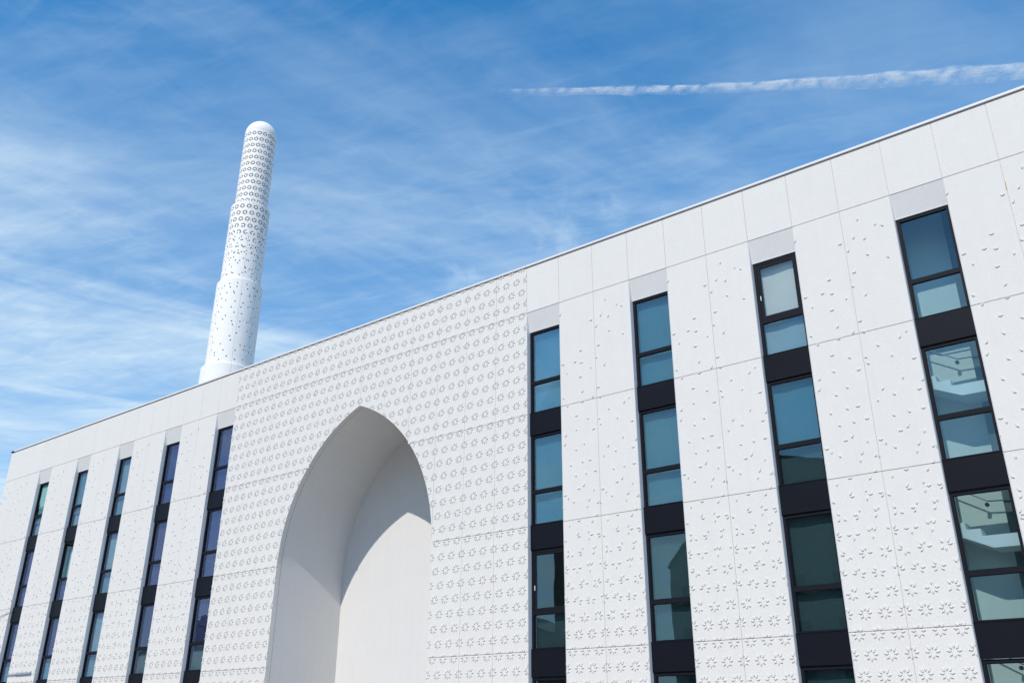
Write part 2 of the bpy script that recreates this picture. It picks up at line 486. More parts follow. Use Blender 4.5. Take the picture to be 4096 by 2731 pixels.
def add_panel(u, ru, z0, z1, kind):
    """u module index; ru row index; kind plain / zoned / full"""
    x0, x1 = u*W + GV/2, (u+1)*W - GV/2
    a0, a1 = z0 + GH/2, z1 - GH/2
    if ru == 0: a1 = z1 - 0.030
    arch = 3 <= u < 9 and arch_z((u+0.5)*W) > a0 - 0.8
    if arch:
        # outline = rectangle minus the opening
        N = 24
        xs = [x0 + (x1-x0)*i/N for i in range(N+1)]
        zs = [max(a0, arch_z(x)) for x in xs]
        if u == 3: pass
        keep = [(x, z) for x, z in zip(xs, zs) if z < a1 - 1e-4]
        if len(keep) < 2: return
        if len(keep) < len(xs):       # exact crossing with the top edge
            rising = u < 6
            lo, hi = x0, x1
            for _ in range(40):
                mid = (lo+hi)/2
                if (arch_z(mid) > a1) == rising: hi = mid
                else: lo = mid
            if rising: keep.append((lo, a1 - 0.001))
            else: keep.insert(0, (hi, a1 - 0.001))
        pts = [keep[0]]
        for p in keep[1:]:
            pts.append(p)
        poly = pts + [(pts[-1][0], a1), (pts[0][0], a1)]
        mb = MB()
        # strips so that the concave outline triangulates cleanly
        n = len(pts)
        base = 0
        for (x, z) in pts: mb.v += [(x, 0, z), (x, 0, a1), (x, PT, z), (x, PT, a1)]
        for i in range(n-1):
            a = 4*i; b = 4*(i+1)
            mb.f += [(a, b, b+1, a+1), (a, a+2, b+2, b), (a+1, b+1, b+3, a+3)]
        mb.f += [(0, 1, 3, 2), (4*(n-1), 4*(n-1)+2, 4*(n-1)+3, 4*(n-1)+1)]
        o = mb.build('cladding_panel', M_WHITE, bld)
        me = relief_mesh(star_polys(x0, x1, a0, a1, u, True, True, SOLO.get((u, ru), ())), 0, 0)
        add_solo(u, ru, o, 0, 0)
        r = bpy.data.objects.new('petal_relief', me); r['kind'] = 'stuff'; link(r, o)
        return
    key = ('p', ru, round(x1-x0, 4))
    # patterned meshes repeat bay after bay, like castings from the same mould
    if key not in panel_cache:
        w, h = x1-x0, a1-a0
        me = bpy.data.meshes.new('cladding_panel')
        mb = MB(); c = 0.004
        mb.v = [(c,0,c),(w-c,0,c),(w-c,0,h-c),(c,0,h-c),(0,c,0),(w,c,0),(w,c,h),(0,c,h),(0,PT,0),(w,PT,0),(w,PT,h),(0,PT,h)]
        mb.f = [(0,1,2,3),(0,4,5,1),(1,5,6,2),(2,6,7,3),(3,7,4,0),(4,8,9,5),(5,9,10,6),(6,10,11,7),(7,11,8,4)]
        me.from_pydata(mb.v, [], mb.f); me.update(); me.materials.append(M_WHITE)
        panel_cache[key] = me
    o = bpy.data.objects.new('cladding_panel', panel_cache[key]); o.location = (x0, 0, a0); link(o, bld)
    if kind == 'plain':
        k2 = ('plug', ru)
        if k2 not in panel_cache:
            mb = MB()
            for (px_, pz_) in ((0.55, 1.28), (0.60, 0.32)):
                mb.tube((px_, 0.0, pz_), (px_, -0.006, pz_), 0.013, 10)
            me = bpy.data.meshes.new('lifting_plug'); me.from_pydata(mb.v, [], mb.f); me.update(); me.materials.append(M_RELIEF)
            panel_cache[k2] = me
        r = bpy.data.objects.new('lifting_plug', panel_cache[k2]); r['kind'] = 'stuff'; link(r, o)
        return
    full = kind == 'full' or ru >= 4
    rk = (ru, full, u % 3 if not full else 0, tuple(sorted(SOLO.get((u, ru), ()))))
    add_solo(u, ru, o, x0, a0)
    if rk not in panel_cache:
        me = relief_mesh(star_polys(x0, x1, a0, a1, u, full, False, SOLO.get((u, ru), ())), x0, a0)
        panel_cache[rk] = me
    if len(panel_cache[rk].vertices):
        r = bpy.data.objects.new('petal_relief', panel_cache[rk]); r['kind'] = 'stuff'; link(r, o)

rows = [(ZA, ZT)] + [(ROWZ[i+1], ROWZ[i]) for i in range(4)]
for u in range(U0, U1):
    central = 0 <= u < 12
    for ri, (z0, z1) in enumerate(rows):
        if ri > 0 and u in WIN: continue
        if central and ri == 0: kind = 'full'
        elif ri == 0: kind = 'plain'
        elif central: kind = 'full'
        else: kind = 'zoned'
        if 3 <= u < 9:
            if max(arch_z(u*W+0.001), arch_z((u+1)*W-0.001)) > z1 and min(arch_z(u*W+0.001), arch_z((u+1)*W-0.001)) > z1: continue
        add_panel(u, ri, z0, z1, kind)

# plinth below the lowest joint
pl = MB()
for a, b in ((U0*W, 3*W), (9*W, U1*W)):
    pl.box((a, 0.02, 0), (b, 0.30, ROWZ[4]-0.01))
pl.build('plinth', M_WHITE, bld)

# sealant / backing seen in the joints (panel bays only)
def bays():
    res = []; s = U0
    for w in WIN:
        res.append((s, w)); s = w+1
    res.append((s, U1)); return res
bk = MB()
YB = 0.020
def backing_rect(xa, xb, za, zb):
    n = len(bk.v); bk.v += [(xa, YB, za), (xb, YB, za), (xb, YB, zb), (xa, YB, zb)]; bk.f.append((n, n+1, n+2, n+3))
for (a, b) in bays():
    ins = 0.02
    if (a, b) == (0, 12):
        backing_rect(a*W+ins, 3*W-ins, 0.1, ZA); backing_rect(9*W+ins, b*W-ins, 0.1, ZA)
        N = 60
        for i in range(N):
            xa = 3*W-ins + (6*W+2*ins)*i/N; xb = 3*W-ins + (6*W+2*ins)*(i+1)/N
            za = arch_z(min(max(xa, 3*W+1e-4), 9*W-1e-4)) + 0.03; zb = arch_z(min(max(xb, 3*W+1e-4), 9*W-1e-4)) + 0.03
            n = len(bk.v); bk.v += [(xa, YB, za), (xb, YB, zb), (xb, YB, ZA), (xa, YB, ZA)]; bk.f.append((n, n+1, n+2, n+3))
    else:
        backing_rect(a*W+ins, b*W-ins, 0.1, ZA)
backing_rect(U0*W+0.02, U1*W-0.02, ZA, ZT-0.045)
bk.build('joint_sealant', M_SEAL, bld)

# structural wall behind the cladding, bay by bay, leaving the window strips and the niche open
core = MB()
for (a, b) in bays():
    if (a, b) == (0, 12):
        core.box((0*W, PT+0.003, 0), (3*W-0.02, 0.45, ZA)); core.box((9*W+0.02, PT+0.003, 0), (12*W, 0.45, ZA))
        N = 60
        for i in range(N):
            xa = 3*W-0.02 + (6*W+0.04)*i/N; xb = 3*W-0.02 + (6*W+0.04)*(i+1)/N
            zz = max(arch_z(min(max(xa, 3*W+1e-4), 9*W-1e-4)), arch_z(min(max(xb, 3*W+1e-4), 9*W-1e-4))) + 0.06
            core.box((xa, PT+0.003, zz), (xb, 0.45, ZA))
    else:
        core.box((a*W, PT+0.003, 0), (b*W, 0.45, ZA))
core.box((U0*W, PT+0.003, ZA+0.002), (U1*W, 0.45, ZT-0.03))
o = core.build('structural_wall', M_PLASTER, bld)

# -- window strips -------------------------------------------------
FY = 0.165      # front of the frames
GY = 0.205      # glass
def reveal(u):
    """aluminium reveal lining on both sides of a window strip, tapering in beside the sloping head panel"""
    for side in (0, 1):
        x = u*W if side == 0 else (u+1)*W
        t = 0.006
        xa, xb = (x, x+t) if side == 0 else (x-t, x)
        mb = MB()
        zt = ZA - GH
        # front edge leans back with the head panel above the window
        pts = [(0.003, 0.05), (0.003, zt), (0.02, zt), (0.24, ZA-0.62), (0.24, 0.05)]
        n = len(mb.v); k = len(pts)
        mb.v += [(xa, y, z) for y, z in pts] + [(xb, y, z) for y, z in pts]
        mb.f += [tuple(range(n, n+k)), tuple(reversed(range(n+k, n+2*k)))]
        for i in range(k):
            j = (i+1) % k; mb.f.append((n+i, n+k+i, n+k+j, n+j))
        mb.build('window_reveal', M_REVEAL, bld)

CFG = {   # (strip, storey): (upper blind, lower blind, upper sash); 'dark' is the dim-room sheet
 (12,0):('blue','blue',None), (12,1):('blue','blue',None), (12,2):(None,'dark','sash'), (12,3):(None,None,None),
 (15,0):('blue','blue',None), (15,1):('blue','blue',None), (15,2):('dark','dark',None), (15,3):('dark','dark',None),
 (18,0):('grey','steel','sash'), (18,1):('blue','dark',None), (18,2):('dark','dark',None), (18,3):('dark','dark',None),
 (21,0):(None,None,None), (21,1):('stair',None,None), (21,2):('stair',None,None), (21,3):('stair',None,None),
 (-1,0):('mauve','mauve',None), (-1,1):('mauve','mauve',None), (-1,2):('mauve','steel',None), (-1,3):(None,None,None),
 (-4,0):('mauve','mauve',None), (-4,1):('mauve','mauve',None), (-4,2):(None,'steel',None), (-4,3):(None,None,None),
 (-7,0):('pale','teal',None), (-7,1):('pale','teal',None), (-7,2):('pale','teal',None), (-7,3):('teal','teal',None),
 (-10,0):('teal','pale',None), (-10,1):(None,'mauve','open'), (-10,2):('mauve','teal',None), (-10,3):(None,None,None),
 (-13,0):('steel','pale','tilt'), (-13,1):('mauve','mauve',None), (-13,2):('mauve','teal',None), (-13,3):(None,None,None),
 (24,0):('steel','steel',None), (24,1):('blue',None,None), (24,2):(None,'blue',None), (24,3):(None,None,None),
 (27,0):('blue','blue',None), (27,1):(None,'blue',None), (27,2):('teal','teal',None), (27,3):(None,None,None),
}

def ring(mb, x0, x1, z0, z1, t, ya, yb):
    mb.box((x0, ya, z0), (x0+t, yb, z1)); mb.box((x1-t, ya, z0), (x1, yb, z1))
    mb.box((x0+t, ya+0.0008, z1-t), (x1-t, yb, z1)); mb.box((x0+t, ya+0.0008, z0), (x1-t, yb, z0+t))

def window(u, k):
    x0, x1 = u*W + 0.008, (u+1)*W - 0.008
    zt = ZA - k*HROW - 0.655; zb = ZA - k*HROW - 3.345
    if k > 0: zt += 0.0
    zm1, zm0 = ZA - k*HROW - 2.320, ZA - k*HROW - 2.435
    t = 0.075
    up, lowb, sash = CFG[(u, k)]
    mb = MB()
    mb.box((x0, FY, zb), (x0+t, FY+0.09, zt)); mb.box((x1-t, FY, zb), (x1, FY+0.09, zt))
    mb.box((x0+t, FY, zt-t), (x1-t, FY+0.09, zt)); mb.box((x0+t, FY+0.001, zm0), (x1-t, FY+0.09, zm1))
    mb.box((x0+t, FY, zb), (x1-t, FY+0.09, zb+0.025))
    # narrow glazing bead round each light
    for a, b in ((zm1, zt-t), (zb+0.025, zm0)):
        ring(mb, x0+t, x1-t, a, b, 0.012, FY+0.026, FY+0.05)
    fr = mb.build('window', M_FRAME, bld)
    gx0, gx1 = x0+t+0.004, x1-t-0.004
    clear = u == 21
    def pane(z0, z1, m):
        return MB().box((gx0, GY, z0), (gx1, GY+0.006, z1)).build('pane', m, fr)
    gm = M_GLASS_CLEAR if clear else M_GLASS
    if sash in (None, 'sash'):
        if sash == 'sash':
            s = MB(); ring(s, gx0+0.002, gx1-0.002, zm1+0.002, zt-t-0.008, 0.085 if u == 18 else 0.06, FY+0.006, GY-0.004)
            s.build('sash', M_FRAME, fr)
            h = MB(); h.box((gx0+0.03, FY-0.018, zm1+0.55), (gx0+0.05, FY+0.005, zm1+0.68)); h.build('handle', M_COPING, fr)
        pane(zm1, zt-t, gm)
    elif sash == 'tilt':       # hopper sash leaning inwards at the top
        H = zt-t-zm1
        s = MB(); ring(s, gx0+0.004, gx1-0.004, 0, H-0.01, 0.055, -0.02, 0.03)
        so = s.build('sash', M_FRAME, fr, loc=(0, FY+0.05, zm1+0.004)); so.rotation_euler.x = math.radians(-9)
        g = MB().box((gx0+0.06, 0.0, 0.056), (gx1-0.06, 0.006, H-0.067)).build('pane', M_GLASS, fr, loc=(0, FY+0.05, zm1+0.004))
        g.rotation_euler.x = math.radians(-9)
    elif sash == 'open':       # side-hung sash swung into the room
        H = zt-t-zm1; Wd = gx1-gx0
        s = MB(); ring(s, 0, Wd-0.01, 0.004, H-0.004, 0.06, -0.02, 0.03)
        so = s.build('sash', M_FRAME, fr, loc=(gx0+0.005, GY+0.03, zm1)); so.rotation_euler.z = math.radians(62)
        g = MB().box((0.06, 0, 0.065), (Wd-0.07, 0.006, H-0.065)).build('pane', M_GLASS, fr, loc=(gx0+0.005, GY+0.03, zm1))
        g.rotation_euler.z = math.radians(62)
        cu = MB()
        for i in range(14):
            xx = gx0+0.02+i*0.028
            cu.tube((xx, 0.52+0.025*math.sin(i*2.1), zm1-0.4), (xx+0.004, 0.52+0.025*math.sin(i*2.1), zt), 0.022, 7)
        cu.build('curtain', BL['pale'], fr)
    pane(zb+0.025, zm0, gm)
    for kind, a, b in ((up, zm1-0.05, zt), (lowb, zb, zm0+0.05)):
        if kind in (None, 'stair'): continue
        # roller blind just inside, 'dark' a sheet painted as dim room, with a very slight sag so that it is not dead flat
        v, f = [], []; nx, nz = 6, 4
        for i in range(nx+1):
            for j in range(nz+1):
                xx = x0+0.03+(x1-x0-0.06)*i/nx; zz = a+(b-a)*j/nz
                v.append((xx, 0.36+0.012*math.sin(i*1.3+u)+0.004*math.cos(j+k), zz))
        for i in range(nx):
            for j in range(nz):
                p = i*(nz+1)+j; f.append((p, p+nz+1, p+nz+2, p+1))
        mesh_obj('blind_or_dim_sheet', v, f, BL[kind], fr)
    if sash == 'tilt' or (u, k) in ((-10, 0),):
        cu = MB()
        for i in range(22):
            xx = x0+0.08+i*0.05
            cu.tube((xx, 0.31+0.012*math.sin(i*1.7), zm1-0.4), (xx-0.015, 0.31+0.012*math.sin(i*1.7), zt), 0.026, 7)
        cu.build('curtain', BL['teal'], fr)

for u in WIN:
    reveal(u)
    # sloping head panel above the top window: flush at the joint, leaning in to the frame
    mb = MB(); xa, xb = u*W+0.0065, (u+1)*W-0.0065
    z1, z0 = ZA-GH/2-0.004, ZA-0.640
    v = [(xa, 0.004, z1), (xb, 0.004, z1), (xb, FY-0.015, z0), (xa, FY-0.015, z0), (xa, 0.30, z1), (xb, 0.30, z1), (xb, 0.30, z0), (xa, 0.30, z0)]
    f = [(0,3,2,1), (0,1,5,4), (3,7,6,2), (0,4,7,3), (1,2,6,5), (4,5,6,7)]
    mesh_obj('head_panel', v, f, M_PLASTER, bld)
    MB().box((xa, FY-0.03, z0-0.012), (xb, 0.2, z0-0.002)).build('head_flashing', M_COPING, bld)
    for k in range(4):
        window(u, k)
        za = ZA - k*HROW - 3.352; zb = ZA - (k+1)*HROW - 0.655 + 0.012
        if k == 3: zb = 0.0
        sp = MB().box((u*W+0.007, FY-0.040, zb), ((u+1)*W-0.007, FY+0.07, za)).build('spandrel_panel', M_SPAN, bld)
        MB().box((u*W+0.007, FY-0.052, za+0.0005), ((u+1)*W-0.007, FY+0.04, za+0.010)).build('window_sill', M_FRAME, bld)

# -- coping --------------------------------------------------------
xs = U0
while xs < U1:
    xe = min(xs+4, U1)
    mb = MB(); xa = xs*W + (0.002 if xs > U0 else -0.05); xb = xe*W - 0.002
    mb.box((xa, -0.048, ZT-0.004), (xb, 0.50, ZT+0.056))
    mb.build('coping', M_COPING, bld); xs = xe

# -- niche ---------------------------------------------------------
def arch_profile(n=40, off=0.0):
    pts = [(AX-AHW-off, 0.0)]
    c = AR-AHW; r = AR+off
    a_end = math.acos(c/r)
    for i in range(n+1):
        a = a_end*i/n
        pts.append((AX + c - r*math.cos(a), AZS + r*math.sin(a)))
    rp = [(2*AX - x, z) for x, z in reversed(pts[:-1])]
    return pts + rp
prof = arch_profile()
def sweep(name, y0, y1, thick, m, pts_a=prof):
    v, f = [], []; n = len(pts_a); outer = arch_profile(off=thick)
    for x, z in pts_a: v += [(x, y0, z), (x, y1, z)]
    for x, z in outer: v += [(x, y0, z), (x, y1, z)]
    for i in range(n-1):
        f.append((2*i, 2*i+1, 2*i+3, 2*i+2))
        f.append((2*n+2*i, 2*n+2*i+2, 2*n+2*i+3, 2*n+2*i+1))
        f.append((2*i, 2*i+2, 2*n+2*i+2, 2*n+2*i))
        f.append((2*i+1, 2*n+2*i+1, 2*n+2*i+3, 2*i+3))
    return mesh_obj(name, v, f, m, bld)
sweep('arch_edge_lining', PT+0.0015, 0.195, 0.018, M_PLASTER)
sweep('niche_vault', 0.209, 3.18, 0.12, M_PLASTER)
bp_ = arch_profile(off=0.1)
mesh_obj('niche_back_wall', [(x, 3.182, z) for x, z in bp_] + [(x, 3.40, z) for x, z in bp_],
         [tuple(range(len(bp_)))] + [tuple(reversed(range(len(bp_), 2*len(bp_))))], M_PLASTER, bld)
mesh_obj('joint_shadow_gap', [(x, y, z) for x, z in arch_profile(off=0.014) for y in (0.19, 0.215)],
         [(2*i, 2*i+1, 2*i+3, 2*i+2) for i in range(len(prof)-1)], M_DARK, bld)

# -- interior behind the window strips ----------------------------
DEPTH = 5.0
for a, b in ((U0*W+0.3, -0.02), (12*W+0.02, U1*W-0.3)):
    for k in range(5):
        zc_ = ZA - k*HROW - 3.70 + HROW
        if a > 0:      # leave the stairwell open
            parts = ((a, 20.9*W), (22.15*W, b))
        else: parts = ((a, b),)
        for xa, xb in parts:
            MB().box((xa, 0.26 if k else 0.46, zc_-0.16), (xb, DEPTH, zc_+0.16)).build('floor_slab', M_ROOM, bld)
    MB().box((a, DEPTH+0.002, 0), (b, DEPTH+0.2, ZA)).build('room_rear_wall', M_ROOM, bld)
for x in [u*W for u in (-11.5, -8.5, -5.5, -2.5)] + [u*W for u in (14, 17, 23.2, 26)] + [20.9*W-0.11, 22.15*W+0.01]:
    MB().box((x, 0.46, 0), (x+0.10, DEPTH-0.002, ZA)).build('partition_wall', M_ROOM, bld)
MB().box((U0*W+0.02, 0.46, ZA+0.4), (U1*W-0.02, 14.0, ZA+0.7)).build('roof_deck', M_RENDER, bld)
for xa, xb in ((U0*W+0.003, U0*W+0.28), (U1*W-0.28, U1*W-0.003)):
    MB().box((xa, 0.452, 0), (xb, 14.0, ZT-0.01)).build('end_wall', M_WHITE, bld)
MB().box((U0*W+0.3, 13.7, 0), (U1*W-0.3, 14.0, ZT-0.01)).build('rear_wall', M_WHITE, bld)
MB().box((U0*W-0.03, -0.048, ZT-0.004), (U0*W+0.3, 14.05, ZT+0.068)).build('side_coping', M_COPING, bld)

# -- staircase seen behind the right window strip -----------------
def stairs(dz, first):
    base = [(26.262, 8.925), (26.853, 8.635), (27.60, 8.625), (27.60, 8.89), (26.674, 8.902), (26.672, 9.061),
            (26.385, 9.067), (26.383, 9.228), (26.10, 9.228), (26.10, 9.005)]
    pts = [(x, z+dz) for x, z in base]
    MB().poly_xz(pts, 0.55, 1.30).build('stair_flight', M_STAIR, bld)
    mb = MB()
    r = 0.014
    for L in ([(25.95, 10.30), (26.799, 9.773), (27.25, 9.74)], [(26.15, 10.44), (26.454, 10.255), (27.25, 10.243)]):
        for p, q in zip(L, L[1:]):
            mb.tube((p[0], 1.28, p[1]+dz), (q[0], 1.28, q[1]+dz), r)
    mb.build('handrail', M_RAIL, bld)
    MB().tube((26.769, 1.27, 9.70+dz), (26.769, 1.33, 9.70+dz), 0.045, 16).build('rail_bracket', M_RAIL, bld)
    v = [(26.13, 1.2, 9.30+dz)]
for i in (0, 1, 2):
    stairs(-i*HROW, i == 0)
MB().box((20.9*W, 1.50, 0), (22.15*W, 1.6, ZA)).build('stairwell_wall', M_ROOM, bld)
MB().box((27.10, 1.31, 0), (27.4, 1.497, ZA)).build('stairwell_shaded_strip', M_ROOM_SHADE, bld)  # strip of stairwell wall in shade, the darkness painted in

# ------------------------------------------------------------------ minaret
DM = 50.0
az = math.radians(-56.47)
MX, MY = CAM.x + DM*math.sin(az), CAM.y + DM*math.cos(az)
mn = empty('minaret', (MX, MY, 0), 'slim white round tower in stepped drums pierced by stars, behind the roof edge', 'minaret')
PH = math.atan2(CAM.y - MY, CAM.x - MX)       # direction facing the viewer
def th_to_ang(th): return PH + th               # th grows to the right seen from the street
tiers = [(1.50, 13.0, 20.24), (1.31, 20.32, 25.58), (1.15, 25.66, 30.86), (0.97, 30.94, 36.38)]
SEAM0 = math.radians(4.0)
def mcount(z):
    for lim, c in ((30.0, 8), (29.6, 7.2), (29.2, 6.0), (28.7, 4.6), (28.3, 3.8), (27.85, 3.2), (27.4, 2.6), (26.9, 2.0), (26.4, 1.5), (25.4, 1.5),
                   (25.0, 1.5), (24.6, 1.25), (24.1, 1.1), (23.6, 0.9), (23.2, 0.8), (22.6, 0.75), (21.6, 0.65), (20.5, 0.6)):
        if z > lim: return min(8, c*1.22)
    return 0
SEGN = 6
def seg_mesh(R, z0, z1, j, rnd, thick=0.014):
    """one curved shell segment with real petal shaped holes"""
    ang0 = SEAM0 + j*2*math.pi/SEGN; span = 2*math.pi/SEGN
    L = R*span; g = 0.004
    v2 = []; edges = []
    def ringpts(pts):
        n = len(v2); v2.extend(Vector(p) for p in pts)
        edges.extend((n+i, n+(i+1) % len(pts)) for i in range(len(pts)))
    N = 14
    bot = [(g + (L-2*g)*i/N, z0) for i in range(N+1)]; top = [(g + (L-2*g)*i/N, z1) for i in reversed(range(N+1))]
    ringpts(bot+top)
    for i in range(1, N):
        for q in range(1, 8): v2.append(Vector((g+(L-2*g)*i/N, z0+(z1-z0)*q/8)))
    pet = []
    ztop = 36.02 if R < 1.0 else 30.57
    sc = 1.10 if R < 1.0 else 1.18
    k0 = -2
    for k in range(k0, 60):
        cz = ztop - k*0.449
        if cz < z0 - 0.2: break
        if cz > z1 + 0.05: continue
        c = 8 if R < 1.0 else mcount(cz)
        if R < 1.0 and cz > 36.1: continue
        if R > 1.0 and R < 1.2 and cz > 30.62: continue
        offs = (1/6, 0.5, 5/6) if k % 2 == 0 else (0, 1/3, 2/3, 1)
        for o in offs:
            rr = random.Random(int(k*131 + round(R*100)*7 + ((j*3 + round(o*6)/2) % 18)*977))
            n = int(c) + (1 if rr.random() < c-int(c) else 0)
            for a in rr.sample(range(8), min(n, 8)):
                jx, jz = (0, 0) if c > 2.5 else (rr.uniform(-.05, .05), rr.uniform(-.08, .08))
                p = [((x)*sc, z*sc) for x, z in petal(0, 0, a*math.pi/4, 1.42)]
                p = [(o*L + x + jx, cz + z + jz) for x, z in p]
                p = clip(p, g+0.006, L-g-0.006, z0+0.01, z1-0.01)
                if len(p) < 3: continue
                ar = abs(sum(p[i-1][0]*p[i][1]-p[i][0]*p[i-1][1] for i in range(len(p))))/2
                if ar < 0.0004: continue
                pet.append(p)
    # keep holes apart
    kept = []; cen = []
    for p in pet:
        c = (sum(x for x, _ in p)/len(p), sum(z for _, z in p)/len(p))
        if all((c[0]-d[0])**2+(c[1]-d[1])**2 > 0.05**2 for d in cen): kept.append(p); cen.append(c)
    for p in kept: ringpts(p)
    V, E, F, _, _, _ = delaunay_2d_cdt(v2, edges, [], 1, 1e-6)
    def hole(x, z):
        for p, c in zip(kept, cen):
            if abs(x-c[0]) > 0.1 or abs(z-c[1]) > 0.1: continue
            s = None; ok = True
            for i in range(len(p)):
                cr = (p[i][0]-p[i-1][0])*(z-p[i-1][1]) - (p[i][1]-p[i-1][1])*(x-p[i-1][0])
                if s is None: s = cr > 0
                elif (cr > 0) != s: ok = False; break
            if ok: return True
        return False
    faces = []
    for t in F:
        x = sum(V[i].x for i in t)/len(t); z = sum(V[i].y for i in t)/len(t)
        if not hole(x, z): faces.append(tuple(t))
    def wrap(x, z, r):
        a = th_to_ang(ang0 + x/R)
        return (r*math.cos(a), r*math.sin(a), z)
    nv = len(V)
    vv = [wrap(p.x, p.y, R) for p in V] + [wrap(p.x, p.y, R-thick) for p in V]
    # rim walls along every open edge
    from collections import Counter
    ec = Counter()
    for t in faces:
        for i in range(len(t)): ec[frozenset((t[i-1], t[i]))] += 1
    ff = list(faces)
    for t in faces:
        for i in range(len(t)):
            a, b = t[i-1], t[i]
            if ec[frozenset((a, b))] == 1: ff.append((b, a, a+nv, b+nv))
    me = bpy.data.meshes.new('shaft_panel'); me.from_pydata(vv, [], ff); me.update(); me.materials.append(M_MIN)
    return me
rnd = random.Random(4)
for (R, z0, z1) in tiers:
    zs = [z0, (z0+z1)/2 if R < 1.4 else 17.0, z1]
    if R == 1.31: zs[1] = 23.15
    if R == 1.15: zs[1] = 28.55
    if R == 0.97: zs[1] = 33.1
    for a, b in zip(zs, zs[1:]):
        for j in range(SEGN):
            me = seg_mesh(R, a+0.003, b-0.003, j, rnd)
            for p in me.polygons: p.use_smooth = False
            link(bpy.data.objects.new('shaft_panel', me), mn)
def lathe(name, prof_, m, parent, seg=72, smooth=True):
    v, f = [], []
    for r, z in prof_:
        for i in range(seg):
            a = 2*math.pi*i/seg; v.append((r*math.cos(a), r*math.sin(a), z))
    for q in range(len(prof_)-1):
        for i in range(seg):
            j = (i+1) % seg
            f.append((q*seg+i, q*seg+j, (q+1)*seg+j, (q+1)*seg+i))
    o = mesh_obj(name, v, f, m, parent)
    if smooth:
        for p in o.data.polygons: p.use_smooth = True
    return o
for i in range(3):
    R, _, z1 = tiers[i]; r2, z2, _ = tiers[i+1]
    pr = [(R, z1+0.002)]
    for q in range(1, 9):
        a = math.pi/2*q/8
        pr.append((R-0.09 + 0.09*math.cos(a), z1+0.002 + 0.075*math.sin(a)))
    pr.append((r2-0.002, z2-0.004 if z2-0.004 > z1+0.077 else z1+0.08))
    lathe('shoulder_ring', pr, M_MIN, mn)
R = 0.97
lathe('dome_cap', [(R*math.cos(a*math.pi/32), 36.384 + R*1.02*math.sin(a*math.pi/32)) for a in range(17)], M_MIN, mn)
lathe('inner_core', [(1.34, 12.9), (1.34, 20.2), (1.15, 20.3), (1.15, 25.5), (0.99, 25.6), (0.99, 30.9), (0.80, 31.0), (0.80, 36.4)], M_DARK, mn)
for a_ in ((3*2*math.pi/6), 0):
    pass

# ------------------------------------------------------------------ small things on and by the facade
cb = MB()
pts = [(-24.0, -6.0, 6.05), (-19.4, -0.9, 6.45), (-17.1, -0.06, 6.735), (-16.32, -0.03, 6.85), (-16.18, 0.10, 6.89), (-16.05, 0.118, 6.99)]
for p, q in zip(pts, pts[1:]): cb.tube(p, q, 0.012, 6)
o = cb.build('hanging_cable', M_CABLE); o['label'] = 'thin black cable crossing the far left panels to a dark window strip'; o['category'] = 'cable'
mb = MB(); mb.box((-15.05, -0.075, 3.995), (-14.15, -0.045, 4.035)); mb.box((-14.20, -0.085, 3.985), (-12.78, -0.03, 4.060))  # slim raised blue-grey strip on small stubs
for x in (-14.7, -13.9, -13.1): mb.box((x, -0.04, 4.005), (x+0.03, 0.0, 4.03))
o = mb.build('blue_grey_strip', M_STRIP); o['label'] = 'slim blue-grey strip across star panels at the bottom left'; o['category'] = 'bar'
# bit of orange foam squeezed out of one joint
fm = MB(); rr = random.Random(2)
for i in range(9):
    z = 13.06+i*0.024; fm.tube((23*W+0.006+rr.uniform(-.002, .004), -0.001, z), (23*W+0.006+rr.uniform(-.002, .004), -0.004, z+0.02), 0.008, 6)
fm.build('joint_foam', M_FOAM, bld)

# ------------------------------------------------------------------ ground and the far side of the street (seen in the glass)
o = mesh_obj('ground', [(-3000, -3000, -0.12), (3000, -3000, -0.12), (3000, 3000, -0.12), (-3000, 3000, -0.12)], [(0, 1, 2, 3)], M_GROUND); o['kind'] = 'structure'
o = MB().box((-160, -24.0, -0.25), (160, 0.0, 0.0)).build('pavement', M_GROUND); o['kind'] = 'structure'
o = mesh_obj('road', [(-160, -38, -0.11), (160, -38, -0.11), (160, -24.2, -0.11), (-160, -24.2, -0.11)], [(0, 1, 2, 3)], M_STREET); o['kind'] = 'structure'

